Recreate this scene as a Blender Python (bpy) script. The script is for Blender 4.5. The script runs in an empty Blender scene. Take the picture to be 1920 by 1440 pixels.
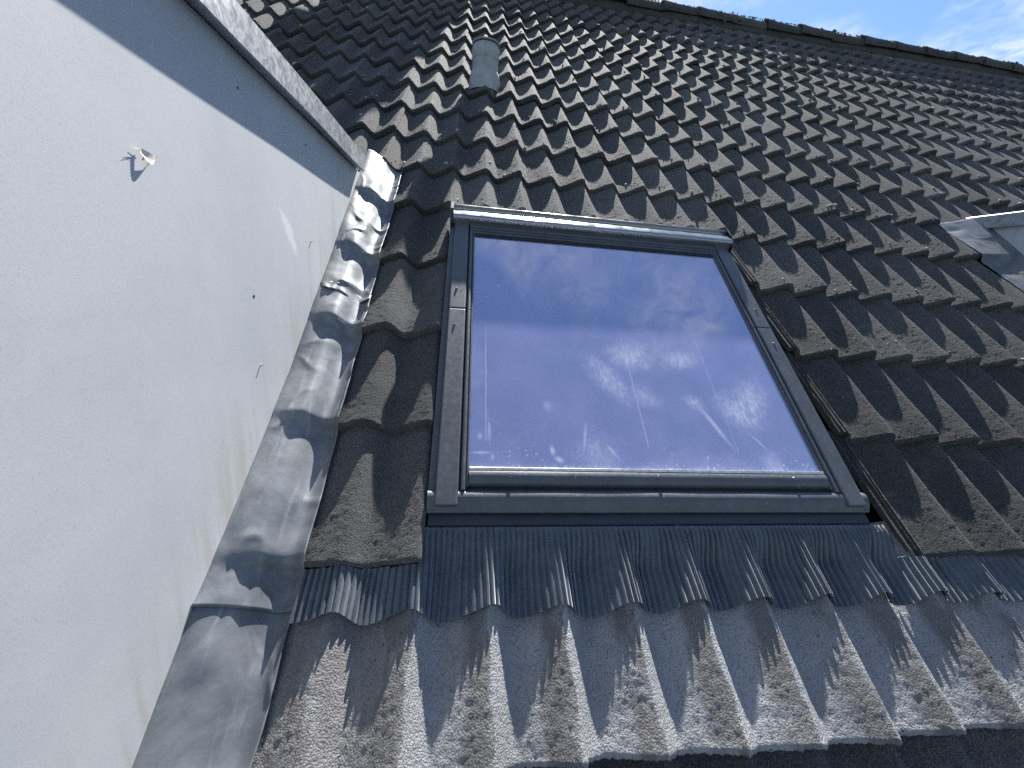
import bpy, bmesh, math, random
import numpy as np
from mathutils import Matrix, Vector

random.seed(7)
RNG = np.random.default_rng(11)
SC = bpy.context.scene
COL = SC.collection

# ------------------------------------------------------------------ roof frame
# roof coordinates: u along the ridge (right), v up the slope, w out of the slope
TH = math.radians(39.3)
Z0 = 6.5
RM = Matrix.Translation((0, 0, Z0)) @ Matrix.Rotation(TH, 4, 'X')
def W(u, v, w):
    return RM @ Vector((u, v, w))

# ------------------------------------------------------------------ camera
cam = bpy.data.cameras.new('camera')
cam.sensor_fit = 'HORIZONTAL'
cam.sensor_width = 36.0
cam.lens = 728.06 / 1920 * 36.0
cam.clip_start = 0.02
cam.clip_end = 6000
camo = bpy.data.objects.new('camera', cam)
COL.objects.link(camo)
ROT = Matrix(((0.99102967, -0.04074663, 0.12727885),
              (0.04087429, -0.81433301, -0.57895686),
              (0.12723791, 0.57896586, -0.80536268)))
cx = Vector(ROT[0]); cy = -Vector(ROT[1]); cz = -Vector(ROT[2])
m = Matrix((cx, cy, cz)).transposed().to_4x4()
m.translation = Vector((0.22384, -0.17223, 0.86405))
camo.matrix_world = RM @ m
SC.camera = camo

# ------------------------------------------------------------------ sky and sun
SUN = (RM.to_3x3() @ Vector((0.157, 1.0, 0.106))).normalized()
EL = math.asin(SUN.z)
AZ = math.atan2(SUN.x, SUN.y)
world = bpy.data.worlds.new('World')
SC.world = world
world.use_nodes = True
nt = world.node_tree
nt.nodes.clear()
out = nt.nodes.new('ShaderNodeOutputWorld')
bg = nt.nodes.new('ShaderNodeBackground')
sky = nt.nodes.new('ShaderNodeTexSky')
sky.sky_type = 'NISHITA'
sky.sun_disc = False
sky.sun_elevation = EL
sky.sun_rotation = AZ
sky.altitude = 0
sky.air_density = 1.0
sky.dust_density = 0.15
sky.ozone_density = 6.0
bg.inputs['Strength'].default_value = 0.061
# thin wisps of high cloud, laid out evenly over the whole sky
tc = nt.nodes.new('ShaderNodeTexCoord')
sep = nt.nodes.new('ShaderNodeSeparateXYZ')
nt.links.new(tc.outputs['Generated'], sep.inputs[0])
def wmath(op, a, b=None, c=None):
    n = nt.nodes.new('ShaderNodeMath'); n.operation = op
    for i, x in enumerate((a, b, c)):
        if x is None: continue
        if isinstance(x, (int, float)): n.inputs[i].default_value = x
        else: nt.links.new(x, n.inputs[i])
    return n.outputs[0]
zc = wmath('MAXIMUM', sep.outputs[2], 0.06)
px = wmath('DIVIDE', sep.outputs[0], zc)
py = wmath('DIVIDE', sep.outputs[1], zc)
cmb = nt.nodes.new('ShaderNodeCombineXYZ')
nt.links.new(px, cmb.inputs[0]); nt.links.new(py, cmb.inputs[1]); cmb.inputs[2].default_value = 4.6
def wnoise(scale, det, rough, dist, vec):
    n = nt.nodes.new('ShaderNodeTexNoise')
    n.inputs['Scale'].default_value = scale; n.inputs['Detail'].default_value = det
    n.inputs['Roughness'].default_value = rough; n.inputs['Distortion'].default_value = dist
    nt.links.new(vec, n.inputs['Vector']); return n.outputs['Fac']
n1 = wnoise(1.6, 4, 0.55, 0.3, cmb.outputs[0])
n2 = wnoise(13.0, 5, 0.6, 0.8, cmb.outputs[0])
c1 = wmath('SMOOTH_MIN', 1.0, wmath('MULTIPLY', wmath('MAXIMUM', wmath('SUBTRACT', n1, 0.44), 0.0), 5.0), 0.1)
c2 = wmath('MULTIPLY', wmath('MAXIMUM', wmath('SUBTRACT', n2, 0.30), 0.0), 2.4)
cl = wmath('MULTIPLY', wmath('MINIMUM', wmath('MULTIPLY', c1, c2), 0.75), 1.0)
mix = nt.nodes.new('ShaderNodeMix'); mix.data_type = 'RGBA'
nt.links.new(cl, mix.inputs[0])
nt.links.new(sky.outputs[0], mix.inputs[6])
mix.inputs[7].default_value = (5.5, 5.8, 6.2, 1)
nt.links.new(mix.outputs[2], bg.inputs['Color'])
nt.links.new(bg.outputs[0], out.inputs[0])

sd = bpy.data.lights.new('sun', 'SUN')
sd.energy = 5.0
sd.angle = math.radians(0.53)
sd.color = (1.0, 0.965, 0.92)
so = bpy.data.objects.new('sun', sd)
COL.objects.link(so)
so.location = (0, 0, 30)
so.rotation_euler = SUN.to_track_quat('Z', 'Y').to_euler()

vs = SC.view_settings
vs.view_transform = 'Standard'
vs.look = 'None'
vs.gamma = 1.0
vs.exposure = 1.6
vs.use_curve_mapping = False
SC.cycles.use_denoising = False
SC.cycles.max_bounces = 4
SC.cycles.diffuse_bounces = 2
SC.cycles.glossy_bounces = 3
SC.cycles.transparent_max_bounces = 12

# ------------------------------------------------------------------ materials
class Mat:
    def __init__(s, name, rough=0.8, metal=0.0, spec=0.5):
        s.m = bpy.data.materials.new(name); s.m.use_nodes = True
        s.t = s.m.node_tree; s.b = s.t.nodes['Principled BSDF']
        s.o = [n for n in s.t.nodes if n.type == 'OUTPUT_MATERIAL'][0]
        s.b.inputs['Roughness'].default_value = rough
        s.b.inputs['Metallic'].default_value = metal
        s.b.inputs['Specular IOR Level'].default_value = spec
        s._pos = None
    def put(s, sock, x):
        if isinstance(x, (int, float)): sock.default_value = x
        elif isinstance(x, (tuple, list)): sock.default_value = (*x, 1)[:len(sock.default_value)]
        else: s.t.links.new(x, sock)
    def pos(s):
        if s._pos is None:
            s._pos = s.t.nodes.new('ShaderNodeNewGeometry').outputs['Position']
        return s._pos
    def ocoord(s, obj=None):
        n = s.t.nodes.new('ShaderNodeTexCoord')
        if obj: n.object = obj
        return n.outputs['Object']
    def mapv(s, v, scale=(1, 1, 1), loc=(0, 0, 0), rot=(0, 0, 0)):
        n = s.t.nodes.new('ShaderNodeMapping')
        n.inputs['Scale'].default_value = scale; n.inputs['Location'].default_value = loc
        n.inputs['Rotation'].default_value = rot
        s.t.links.new(v, n.inputs['Vector']); return n.outputs[0]
    def noise(s, scale, det=3, rough=0.55, vec=None, dist=0.0):
        n = s.t.nodes.new('ShaderNodeTexNoise')
        n.inputs['Scale'].default_value = scale; n.inputs['Detail'].default_value = det
        n.inputs['Roughness'].default_value = rough; n.inputs['Distortion'].default_value = dist
        s.t.links.new(vec or s.pos(), n.inputs['Vector']); return n.outputs['Fac']
    def voro(s, scale, vec=None, feat='F1', rnd=1.0):
        n = s.t.nodes.new('ShaderNodeTexVoronoi'); n.feature = feat
        n.inputs['Scale'].default_value = scale; n.inputs['Randomness'].default_value = rnd
        s.t.links.new(vec or s.pos(), n.inputs['Vector']); return n
    def math(s, op, a, b=None, c=None, clamp=False):
        n = s.t.nodes.new('ShaderNodeMath'); n.operation = op; n.use_clamp = clamp
        for i, x in enumerate((a, b, c)):
            if x is not None: s.put(n.inputs[i], x)
        return n.outputs[0]
    def ramp(s, x, lo, hi, a=0.0, b=1.0):
        n = s.t.nodes.new('ShaderNodeMapRange'); n.interpolation_type = 'SMOOTHSTEP'
        s.put(n.inputs[0], x)
        for i, v in enumerate((lo, hi, a, b)): n.inputs[i + 1].default_value = v
        return n.outputs[0]
    def mix(s, f, a, b, mode='MIX'):
        n = s.t.nodes.new('ShaderNodeMix'); n.data_type = 'RGBA'; n.blend_type = mode
        s.put(n.inputs[0], f); s.put(n.inputs[6], a); s.put(n.inputs[7], b)
        return n.outputs[2]
    def rnd(s):
        return s.t.nodes.new('ShaderNodeObjectInfo').outputs['Random']
    def bump(s, h, strength, dist):
        n = s.t.nodes.new('ShaderNodeBump')
        n.inputs['Strength'].default_value = strength; n.inputs['Distance'].default_value = dist
        s.put(n.inputs['Height'], h); s.t.links.new(n.outputs[0], s.b.inputs['Normal'])
        return n
    def color(s, c): s.put(s.b.inputs['Base Color'], c)
    def rough(s, r): s.put(s.b.inputs['Roughness'], r)

def granules(M, strength=0.9, dist=0.0062):
    g1 = M.noise(430, 2, 0.65)
    g2 = M.voro(260).outputs['Distance']
    g3 = M.noise(60, 2, 0.6)
    h = M.math('ADD', M.math('MULTIPLY', g1, 0.8), M.math('ADD', M.math('MULTIPLY', g2, -0.5), M.math('MULTIPLY', g3, 0.4)))
    M.bump(h, strength, dist)
    return g1, g2, g3

def tile_material(name, dark, mid, pale):
    M = Mat(name, 0.9, 0, 0.35)
    g1, g2, g3 = granules(M)
    big = M.noise(3.1, 4, 0.6)
    med = M.noise(22, 4, 0.65)
    c = M.mix(M.ramp(big, 0.35, 0.65), dark, mid)
    c = M.mix(M.ramp(med, 0.52, 0.75, 0, 0.75), c, pale)
    # speckled grain of the sanded surface
    c = M.mix(M.ramp(g1, 0.42, 0.72, 0, 0.55), c, (pale[0] * 1.5, pale[1] * 1.5, pale[2] * 1.5))
    c = M.mix(M.ramp(g2, 0.35, 0.8, 0, 0.6), c, (dark[0] * 0.45, dark[1] * 0.45, dark[2] * 0.45))
    hv = M.t.nodes.new('ShaderNodeHueSaturation')
    M.put(hv.inputs['Value'], M.math('ADD', 0.68, M.math('MULTIPLY', M.rnd(), 0.62)))
    M.put(hv.inputs['Color'], c)
    M.color(hv.outputs[0])
    return M.m

MT_TILE = tile_material('weathered_concrete_tile', (0.050, 0.049, 0.048), (0.086, 0.083, 0.079), (0.14, 0.134, 0.127))

def plain(name, col, rough=0.6, metal=0.0, nscale=30, amount=0.25, bump=0.0, bscale=200, spec=0.5):
    M = Mat(name, rough, metal, spec)
    n = M.noise(nscale, 4, 0.6)
    n2 = M.noise(nscale * 6, 3, 0.6)
    f = M.math('ADD', M.math('MULTIPLY', n, 0.6), M.math('MULTIPLY', n2, 0.4))
    lo = tuple(x * (1 - amount) for x in col); hi = tuple(min(1, x * (1 + amount)) for x in col)
    M.color(M.mix(M.ramp(f, 0.3, 0.7), lo, hi))
    M.rough(M.ramp(n, 0.3, 0.7, max(0.05, rough - 0.08), min(1, rough + 0.08)))
    if bump: M.bump(M.noise(bscale, 3, 0.6), bump, 0.002)
    return M.m

def dusty_frame():
    M = Mat('anthracite_coated_aluminium_dusty', 0.42)
    a = M.noise(14, 4, 0.6); d = M.noise(75, 4, 0.7); v = M.voro(60)
    c = M.mix(M.ramp(a, 0.3, 0.7), (0.066, 0.075, 0.085), (0.086, 0.096, 0.106))
    c = M.mix(M.ramp(d, 0.5, 0.75, 0, 0.35), c, (0.16, 0.165, 0.17))
    sp = M.math('MULTIPLY', M.ramp(v.outputs['Distance'], 0.05, 0.11, 1, 0), M.ramp(M.noise(12, 3), 0.55, 0.62))
    c = M.mix(sp, c, (0.45, 0.46, 0.46))
    M.color(c); M.rough(M.ramp(d, 0.3, 0.7, 0.34, 0.58)); M.bump(M.noise(500, 2), 0.06, 0.002)
    return M.m
MT_FRAME = dusty_frame()
MT_CAP = plain('smooth_anthracite_aluminium', (0.30, 0.315, 0.325), 0.24, 0.75, 18, 0.1)
MT_APRON = plain('pleated_anthracite_lead', (0.09, 0.112, 0.135), 0.42, 0.1, 25, 0.22, 0.1, 300, 0.35)
MT_HEAD = plain('dark_coated_fold_painted_shade', (0.022, 0.03, 0.042), 0.4, 0.0, 20, 0.2)  # dark coating, deepened further to stand in for shade under the lower cover
MT_RUBBER = plain('black_rubber', (0.012, 0.013, 0.015), 0.6)
MT_TRIM = plain('bare_aluminium_bead', (0.5, 0.51, 0.5), 0.4, 0.6, 60, 0.2)
MT_SCREW = plain('zinc_screw', (0.3, 0.31, 0.32), 0.35, 0.9, 80, 0.2)
MT_LINING = plain('white_painted_lining', (0.82, 0.84, 0.86), 0.55, 0, 8, 0.05)
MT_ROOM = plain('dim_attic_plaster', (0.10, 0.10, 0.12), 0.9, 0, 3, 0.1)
MT_UNDER = plain('black_underlay', (0.02, 0.02, 0.022), 0.9)
MT_VENT = plain('grey_plastic', (0.30, 0.31, 0.30), 0.5, 0, 12, 0.2, 0.1, 200)
MT_MOSS = plain('grey_green_lichen', (0.34, 0.325, 0.275), 0.95, 0, 60, 0.5, 0.5, 300)
MT_RIDGEMOSS = plain('dark_moss', (0.10, 0.105, 0.085), 0.95, 0, 20, 0.5, 0.6, 120)
MT_FEATHER = plain('cream_down', (0.75, 0.68, 0.58), 0.8, 0, 200, 0.1)
MT_FLAKE = plain('white_flake', (0.75, 0.77, 0.78), 0.7, 0, 100, 0.1)

def zinc():
    M = Mat('galvanised_coping', 0.45, 0.55)
    vo = M.voro(55, M.mapv(M.pos(), (1, 1, 1)))
    sp = M.noise(38, 4, 0.7, dist=1.2)
    st = M.noise(7, 4, 0.6)
    c = M.mix(M.ramp(sp, 0.38, 0.66), (0.26, 0.29, 0.31), (0.46, 0.49, 0.5))
    c = M.mix(M.math('MULTIPLY', vo.outputs['Distance'], 0.55), c, (0.55, 0.57, 0.58))
    c = M.mix(M.ramp(st, 0.45, 0.7, 0, 0.4), c, (0.2, 0.23, 0.26))
    M.color(c); M.rough(M.ramp(sp, 0.3, 0.7, 0.38, 0.55))
    M.bump(M.noise(45, 3, 0.5), 0.12, 0.002)
    return M.m
MT_ZINC = zinc()

def lead():
    M = Mat('dull_lead_sheet', 0.5, 0.3, 0.4)
    a = M.noise(9, 5, 0.65, dist=0.8)
    b = M.noise(46, 4, 0.65)
    st = M.noise(60, 3, 0.6, M.mapv(M.pos(), (1, 0.12, 0.12)))
    c = M.mix(M.ramp(a, 0.35, 0.68), (0.125, 0.14, 0.155), (0.215, 0.228, 0.238))
    c = M.mix(M.ramp(b, 0.5, 0.75, 0, 0.5), c, (0.13, 0.14, 0.15))
    c = M.mix(M.ramp(st, 0.55, 0.75, 0, 0.35), c, (0.40, 0.40, 0.39))
    brown = M.noise(5, 4, 0.6, M.mapv(M.pos(), (1, 1, 1), (4, 1, 2)))
    c = M.mix(M.ramp(brown, 0.6, 0.75, 0, 0.55), c, (0.22, 0.19, 0.13))
    M.color(c)
    M.rough(M.ramp(b, 0.3, 0.7, 0.46, 0.64))
    h = M.math('ADD', M.noise(35, 4, 0.6), M.math('MULTIPLY', M.noise(160, 3, 0.6), 0.25))
    M.bump(h, 0.10, 0.005)
    return M.m
MT_LEAD = lead()

def board(u_wall):
    M = Mat('fibre_cement_board', 0.75, 0, 0.3)
    a = M.noise(2.2, 5, 0.6)
    b = M.noise(13, 5, 0.7)
    f = M.noise(420, 3, 0.7)
    c = M.mix(M.ramp(a, 0.35, 0.65), (0.45, 0.475, 0.49), (0.525, 0.535, 0.55))
    c = M.mix(M.ramp(b, 0.5, 0.75, 0, 0.35), c, (0.42, 0.455, 0.455))
    c = M.mix(M.ramp(f, 0.50, 0.72, 0, 0.45), c, (0.33, 0.345, 0.345))
    # run marks and dirt above the flashing, in roof coordinates
    rc = M.ocoord(ROOF)
    sp_ = M.t.nodes.new('ShaderNodeSeparateXYZ'); M.put(sp_.inputs[0], rc)
    low = M.ramp(sp_.outputs[2], 0.02, 0.24, 1, 0)
    runs = M.noise(26, 3, 0.6, M.mapv(M.pos(), (1, 1, 0.10)))
    dirt = M.math('MULTIPLY', low, M.ramp(runs, 0.42, 0.72))
    c = M.mix(M.math('MULTIPLY', dirt, 0.55), c, (0.36, 0.34, 0.26))
    # one rubbed pale mark
    mv = M.mapv(rc, (0, 1 / 0.02, 1 / 0.062), (0, -0.711 / 0.02, -0.235 / 0.062))
    mv2 = M.t.nodes.new('ShaderNodeVectorMath'); mv2.operation = 'LENGTH'; M.put(mv2.inputs[0], mv)
    wob = M.math('ADD', mv2.outputs['Value'], M.math('MULTIPLY', M.math('SUBTRACT', M.noise(45, 4, 0.7), 0.5), 1.6))
    c = M.mix(M.ramp(wob, 0.5, 1.1, 0.55, 0), c, (0.78, 0.78, 0.76))
    M.color(c)
    M.bump(M.math('ADD', f, M.math('MULTIPLY', M.noise(9, 2), 2.0)), 0.05, 0.0010)
    return M.m

def row_f_material():
    # the row below the window: pale deposit in the pans, brown grain on the flanks
    M = Mat('stained_concrete_tile', 0.85, 0, 0.4)
    g1, g2, g3 = granules(M, 0.75, 0.005)
    rc = M.ocoord(ROOF)
    s = M.t.nodes.new('ShaderNodeSeparateXYZ'); M.put(s.inputs[0], rc)
    wob = M.noise(14, 4, 0.65, M.mapv(rc, (1, 0.35, 0)))
    ph = M.math('FRACT', M.math('ADD', M.math('DIVIDE', s.outputs[0], 0.15), M.math('ADD', 20.0, M.math('MULTIPLY', M.math('SUBTRACT', wob, 0.5), 0.55))))
    flank = M.math('MULTIPLY', M.ramp(ph, 0.55, 0.74), M.ramp(ph, 0.97, 1.0, 1, 0))
    blot = M.noise(10, 4, 0.65, M.mapv(rc, (1, 0.4, 0), (3, 1, 0)))
    amt = M.math('MULTIPLY', flank, M.ramp(blot, 0.36, 0.5, 0.2, 1))
    side = M.ramp(s.outputs[0], 0.05, 0.2, 0.9, 0.0)
    amt = M.math('MAXIMUM', amt, M.math('MULTIPLY', side, M.ramp(wob, 0.4, 0.6, 0.6, 1)))
    c = M.mix(M.ramp(M.noise(5, 3), 0.35, 0.65), (0.24, 0.243, 0.25), (0.33, 0.333, 0.34))
    c = M.mix(M.math('MULTIPLY', amt, 0.8), c, (0.10, 0.092, 0.085))
    pits = M.voro(75)
    c = M.mix(M.math('MULTIPLY', M.ramp(pits.outputs['Distance'], 0.10, 0.22, 1, 0), M.ramp(M.noise(17, 2), 0.55, 0.62)), c, (0.03, 0.028, 0.026))
    c = M.mix(M.ramp(g1, 0.45, 0.72, 0, 0.35), c, (0.42, 0.41, 0.40))
    c = M.mix(M.ramp(g2, 0.45, 0.85, 0, 0.4), c, (0.08, 0.075, 0.07))
    M.color(c)
    return M.m

def glass():
    M = Mat('coated_glass')
    t = M.t
    t.nodes.remove(M.b)
    oc = M.ocoord(SKYL)
    s = t.nodes.new('ShaderNodeSeparateXYZ'); M.put(s.inputs[0], oc)
    X, Y = s.outputs[0], s.outputs[1]
    wob = M.noise(38, 4, 0.7, oc)
    fine = M.noise(150, 3, 0.7, oc)
    wob0 = M.math('SUBTRACT', wob, 0.5)
    def smear(ax, ay, bx, by, wid, amt, rag=1.3):
        # soft rubbed streak from a to b
        dx, dy = bx - ax, by - ay; L = math.hypot(dx, dy); dx /= L; dy /= L
        px_ = M.math('SUBTRACT', X, (ax + bx) / 2); py_ = M.math('SUBTRACT', Y, (ay + by) / 2)
        al = M.math('ADD', M.math('MULTIPLY', px_, dx / (L / 2)), M.math('MULTIPLY', py_, dy / (L / 2)))
        ac = M.math('ADD', M.math('MULTIPLY', px_, -dy / wid), M.math('MULTIPLY', py_, dx / wid))
        r = M.math('SQRT', M.math('ADD', M.math('MULTIPLY', al, al), M.math('MULTIPLY', ac, ac)))
        r = M.math('ADD', r, M.math('MULTIPLY', wob0, rag))
        return M.math('MULTIPLY', M.ramp(r, 0.1, 1.25, 1, 0), amt)
    streak = M.noise(70, 3, 0.7, M.mapv(oc, (1, 0.25, 1), rot=(0, 0, 0.6)))
    tex = M.ramp(streak, 0.3, 0.62, 0.5, 1.0)
    soft = None
    for a in ((0.421, 0.476, 0.548, 0.285, 0.047, 0.78, 1.1), (0.483, 0.478, 0.648, 0.455, 0.054, 0.96, 1.1), (0.66, 0.452, 0.80, 0.474, 0.041, 0.78, 1.1),
              (0.80, 0.335, 0.925, 0.232, 0.068, 0.93, 1.1), (0.965, 0.40, 0.83, 0.21, 0.061, 0.93, 1.1), (0.348, 0.14, 0.48, 0.143, 0.068, 0.54, 1.1),
              (0.525, 0.356, 0.636, 0.29, 0.041, 0.54, 1.1), (0.70, 0.33, 0.76, 0.28, 0.027, 0.78, 1.1), (0.29, 0.30, 0.31, 0.26, 0.016, 0.54, 1.1),
              (0.86, 0.13, 0.93, 0.12, 0.041, 0.62, 1.1)):
        q = smear(*a); soft = q if soft is None else M.math('MAXIMUM', soft, q)
    mott = M.noise(120, 5, 0.8, M.mapv(oc, (1, 0.45, 1), rot=(0, 0, 0.7)))
    soft = M.math('MULTIPLY', M.math('MULTIPLY', soft, tex), M.ramp(mott, 0.32, 0.60, 0.3, 1.0))
    hard = None
    for a in ((0.733, 0.319, 0.799, 0.163, 0.009, 0.7, 0.9), (0.296, 0.168, 0.30, 0.135, 0.008, 0.85, 0.7), (0.30, 0.135, 0.325, 0.12, 0.009, 0.85, 0.7),
              (0.396, 0.232, 0.378, 0.14, 0.006, 0.6, 1.0), (0.432, 0.186, 0.476, 0.121, 0.007, 0.6, 1.0), (0.09, 0.142, 0.15, 0.143, 0.005, 0.7, 0.8),
              (0.148, 0.143, 0.146, 0.12, 0.004, 0.7, 0.8), (0.138, 0.24, 0.141, 0.165, 0.005, 0.6, 1.0), (0.115, 0.20, 0.117, 0.175, 0.007, 0.5, 0.6),
              (0.86, 0.22, 0.905, 0.155, 0.006, 0.5, 0.9)):
        q = smear(*a); hard = q if hard is None else M.math('MAXIMUM', hard, q)
    # long thin runs
    for x0, y0, y1, amt in ((0.131, 0.17, 0.64, 0.5), (0.5565, 0.16, 0.62, 0.5), (0.8085, 0.15, 0.73, 0.32)):
        d = M.math('ABSOLUTE', M.math('SUBTRACT', X, M.math('ADD', x0, M.math('MULTIPLY', wob0, 0.004))))
        ln = M.math('MULTIPLY', M.ramp(d, 0.0008, 0.0022, 1, 0), M.math('MULTIPLY', M.ramp(Y, y0, y0 + 0.01), M.ramp(Y, y1 - 0.2, y1, 1, 0)))
        hard = M.math('MAXIMUM', hard, M.math('MULTIPLY', ln, amt))
    # dried drops gathering along the lower edge
    vo = M.voro(72, oc); vo2 = M.voro(170, oc)
    near = M.ramp(Y, 0.105, 0.2, 1, 0)
    edge = M.ramp(Y, 0.103, 0.118, 1, 0)
    gate = M.ramp(M.noise(9, 3, 0.6, oc), 0.44, 0.56)
    dr = M.math('MULTIPLY', M.ramp(vo.outputs['Distance'], 0.15, 0.27, 1, 0), M.math('MULTIPLY', near, gate))
    dr2 = M.math('MULTIPLY', M.ramp(vo2.outputs['Distance'], 0.25, 0.4, 1, 0), M.math('MULTIPLY', edge, M.ramp(M.noise(30, 3, 0.6, oc), 0.42, 0.55)))
    hard = M.math('MAXIMUM', hard, M.math('MULTIPLY', M.math('MAXIMUM', dr, dr2), 0.85))
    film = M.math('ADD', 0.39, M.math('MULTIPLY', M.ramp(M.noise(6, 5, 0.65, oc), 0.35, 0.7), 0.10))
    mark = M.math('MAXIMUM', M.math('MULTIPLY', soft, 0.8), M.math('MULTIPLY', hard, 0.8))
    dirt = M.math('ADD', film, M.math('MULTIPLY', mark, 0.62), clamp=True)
    tr = t.nodes.new('ShaderNodeBsdfTransparent'); tr.inputs[0].default_value = (0.95, 0.97, 1.0, 1)
    gl = t.nodes.new('ShaderNodeBsdfGlossy'); gl.inputs['Color'].default_value = (0.92, 0.90, 1.0, 1); gl.inputs['Roughness'].default_value = 0.0
    fr = t.nodes.new('ShaderNodeFresnel'); fr.inputs['IOR'].default_value = 7.0
    m1 = t.nodes.new('ShaderNodeMixShader'); t.links.new(fr.outputs[0], m1.inputs[0]); t.links.new(tr.outputs[0], m1.inputs[1]); t.links.new(gl.outputs[0], m1.inputs[2])
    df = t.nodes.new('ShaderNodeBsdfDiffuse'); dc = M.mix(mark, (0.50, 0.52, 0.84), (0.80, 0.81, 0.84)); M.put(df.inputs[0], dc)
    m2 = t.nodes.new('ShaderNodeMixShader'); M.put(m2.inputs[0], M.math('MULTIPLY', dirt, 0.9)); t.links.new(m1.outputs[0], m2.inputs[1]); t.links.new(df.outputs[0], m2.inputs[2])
    t.links.new(m2.outputs[0], M.o.inputs[0])
    return M.m

for mm, sh in ((MT_APRON, 0.7), (MT_TILE, 0.12)):
    bs = mm.node_tree.nodes['Principled BSDF']
    bs.inputs['Diffuse Roughness'].default_value = 1.0
    bs.inputs['Sheen Weight'].default_value = sh
    bs.inputs['Sheen Roughness'].default_value = 0.35
    bs.inputs['Sheen Tint'].default_value = (0.9, 0.92, 0.95, 1)
# ------------------------------------------------------------------ mesh helpers
def link(name, me, mat=None, parent=None, smooth=False):
    o = bpy.data.objects.new(name, me)
    COL.objects.link(o)
    if mat and not me.materials: me.materials.append(mat)
    if smooth:
        me.polygons.foreach_set('use_smooth', [True] * len(me.polygons))
    if parent: o.parent = parent
    return o
def empty(name, loc=(0, 0, 0), mat=None):
    o = bpy.data.objects.new(name, None); COL.objects.link(o)
    o.empty_display_size = 0.1
    if mat is not None: o.matrix_world = mat
    else: o.location = loc
    return o
def tag(o, label=None, cat=None, group=None, kind=None):
    if label: o['label'] = label
    if cat: o['category'] = cat
    if group: o['group'] = group
    if kind: o['kind'] = kind
    return o
def mesh_np(name, verts, faces):
    me = bpy.data.meshes.new(name)
    me.from_pydata([tuple(map(float, v)) for v in verts], [], [tuple(int(i) for i in f) for f in faces])
    me.update(); return me
def bmo(name, bm, mat, parent, bevel=0.0, seg=2, smooth=False):
    if bevel:
        bmesh.ops.bevel(bm, geom=list(bm.edges), offset=bevel, segments=seg, affect='EDGES', profile=0.5, clamp_overlap=True)
    bmesh.ops.recalc_face_normals(bm, faces=bm.faces)
    me = bpy.data.meshes.new(name); bm.to_mesh(me); bm.free()
    return link(name, me, mat, parent, smooth)
def box(name, x0, x1, y0, y1, z0, z1, mat, parent, bevel=0.0, seg=2, smooth=False):
    bm = bmesh.new()
    bmesh.ops.create_cube(bm, size=1)
    for v in bm.verts:
        v.co = Vector(((x0 + x1) / 2 + v.co.x * (x1 - x0), (y0 + y1) / 2 + v.co.y * (y1 - y0), (z0 + z1) / 2 + v.co.z * (z1 - z0)))
    return bmo(name, bm, mat, parent, bevel, seg, smooth)
def extrude_x(name, prof, x0, x1, mat, parent, nseg=1, wob=0.0, smooth=False):
    # closed profile in (y, z) swept along x
    n = len(prof); vs_ = []; fs = []
    for k in range(nseg + 1):
        x = x0 + (x1 - x0) * k / nseg
        for (y, z) in prof:
            d = wob * math.sin(x * 17 + y * 40) * math.sin(x * 7.3 + 1) if wob else 0
            vs_.append((x, y, z + d))
    for k in range(nseg):
        for i in range(n):
            j = (i + 1) % n
            fs.append((k * n + i, k * n + j, (k + 1) * n + j, (k + 1) * n + i))
    fs.append(tuple(range(n - 1, -1, -1))); fs.append(tuple(nseg * n + i for i in range(n)))
    me = mesh_np(name, vs_, fs)
    bm = bmesh.new(); bm.from_mesh(me); bmesh.ops.recalc_face_normals(bm, faces=bm.faces); bm.to_mesh(me); bm.free()
    o = link(name, me, mat, parent, smooth)
    if smooth:
        es = me.edges
        me.set_sharp_from_angle(angle=math.radians(38))
    return o
def extrude_y(name, prof, y0, y1, mat, parent, smooth=True):
    n = len(prof); vs_ = []; fs = []
    for y in (y0, y1):
        for (x, z) in prof: vs_.append((x, y, z))
    for i in range(n):
        j = (i + 1) % n; fs.append((i, j, n + j, n + i))
    fs.append(tuple(range(n - 1, -1, -1))); fs.append(tuple(n + i for i in range(n)))
    me = mesh_np(name, vs_, fs)
    bm = bmesh.new(); bm.from_mesh(me); bmesh.ops.recalc_face_normals(bm, faces=bm.faces); bm.to_mesh(me); bm.free()
    o = link(name, me, mat, parent, smooth)
    if smooth: me.set_sharp_from_angle(angle=math.radians(38))
    return o
def cyl(name, p0, p1, r0, r1, mat, parent, n=12, smooth=True):
    p0 = Vector(p0); p1 = Vector(p1); d = (p1 - p0)
    q = d.to_track_quat('Z', 'Y')
    vs_ = []; fs = []
    for p, r in ((p0, r0), (p1, r1)):
        for i in range(n):
            a = 2 * math.pi * i / n
            vs_.append(p + q @ Vector((r * math.cos(a), r * math.sin(a), 0)))
    for i in range(n):
        j = (i + 1) % n; fs.append((i, j, n + j, n + i))
    fs.append(tuple(range(n - 1, -1, -1))); fs.append(tuple(range(n, 2 * n)))
    me = mesh_np(name, vs_, fs)
    o = link(name, me, mat, parent, smooth)
    if smooth: me.set_sharp_from_angle(angle=math.radians(40))
    return o

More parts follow.
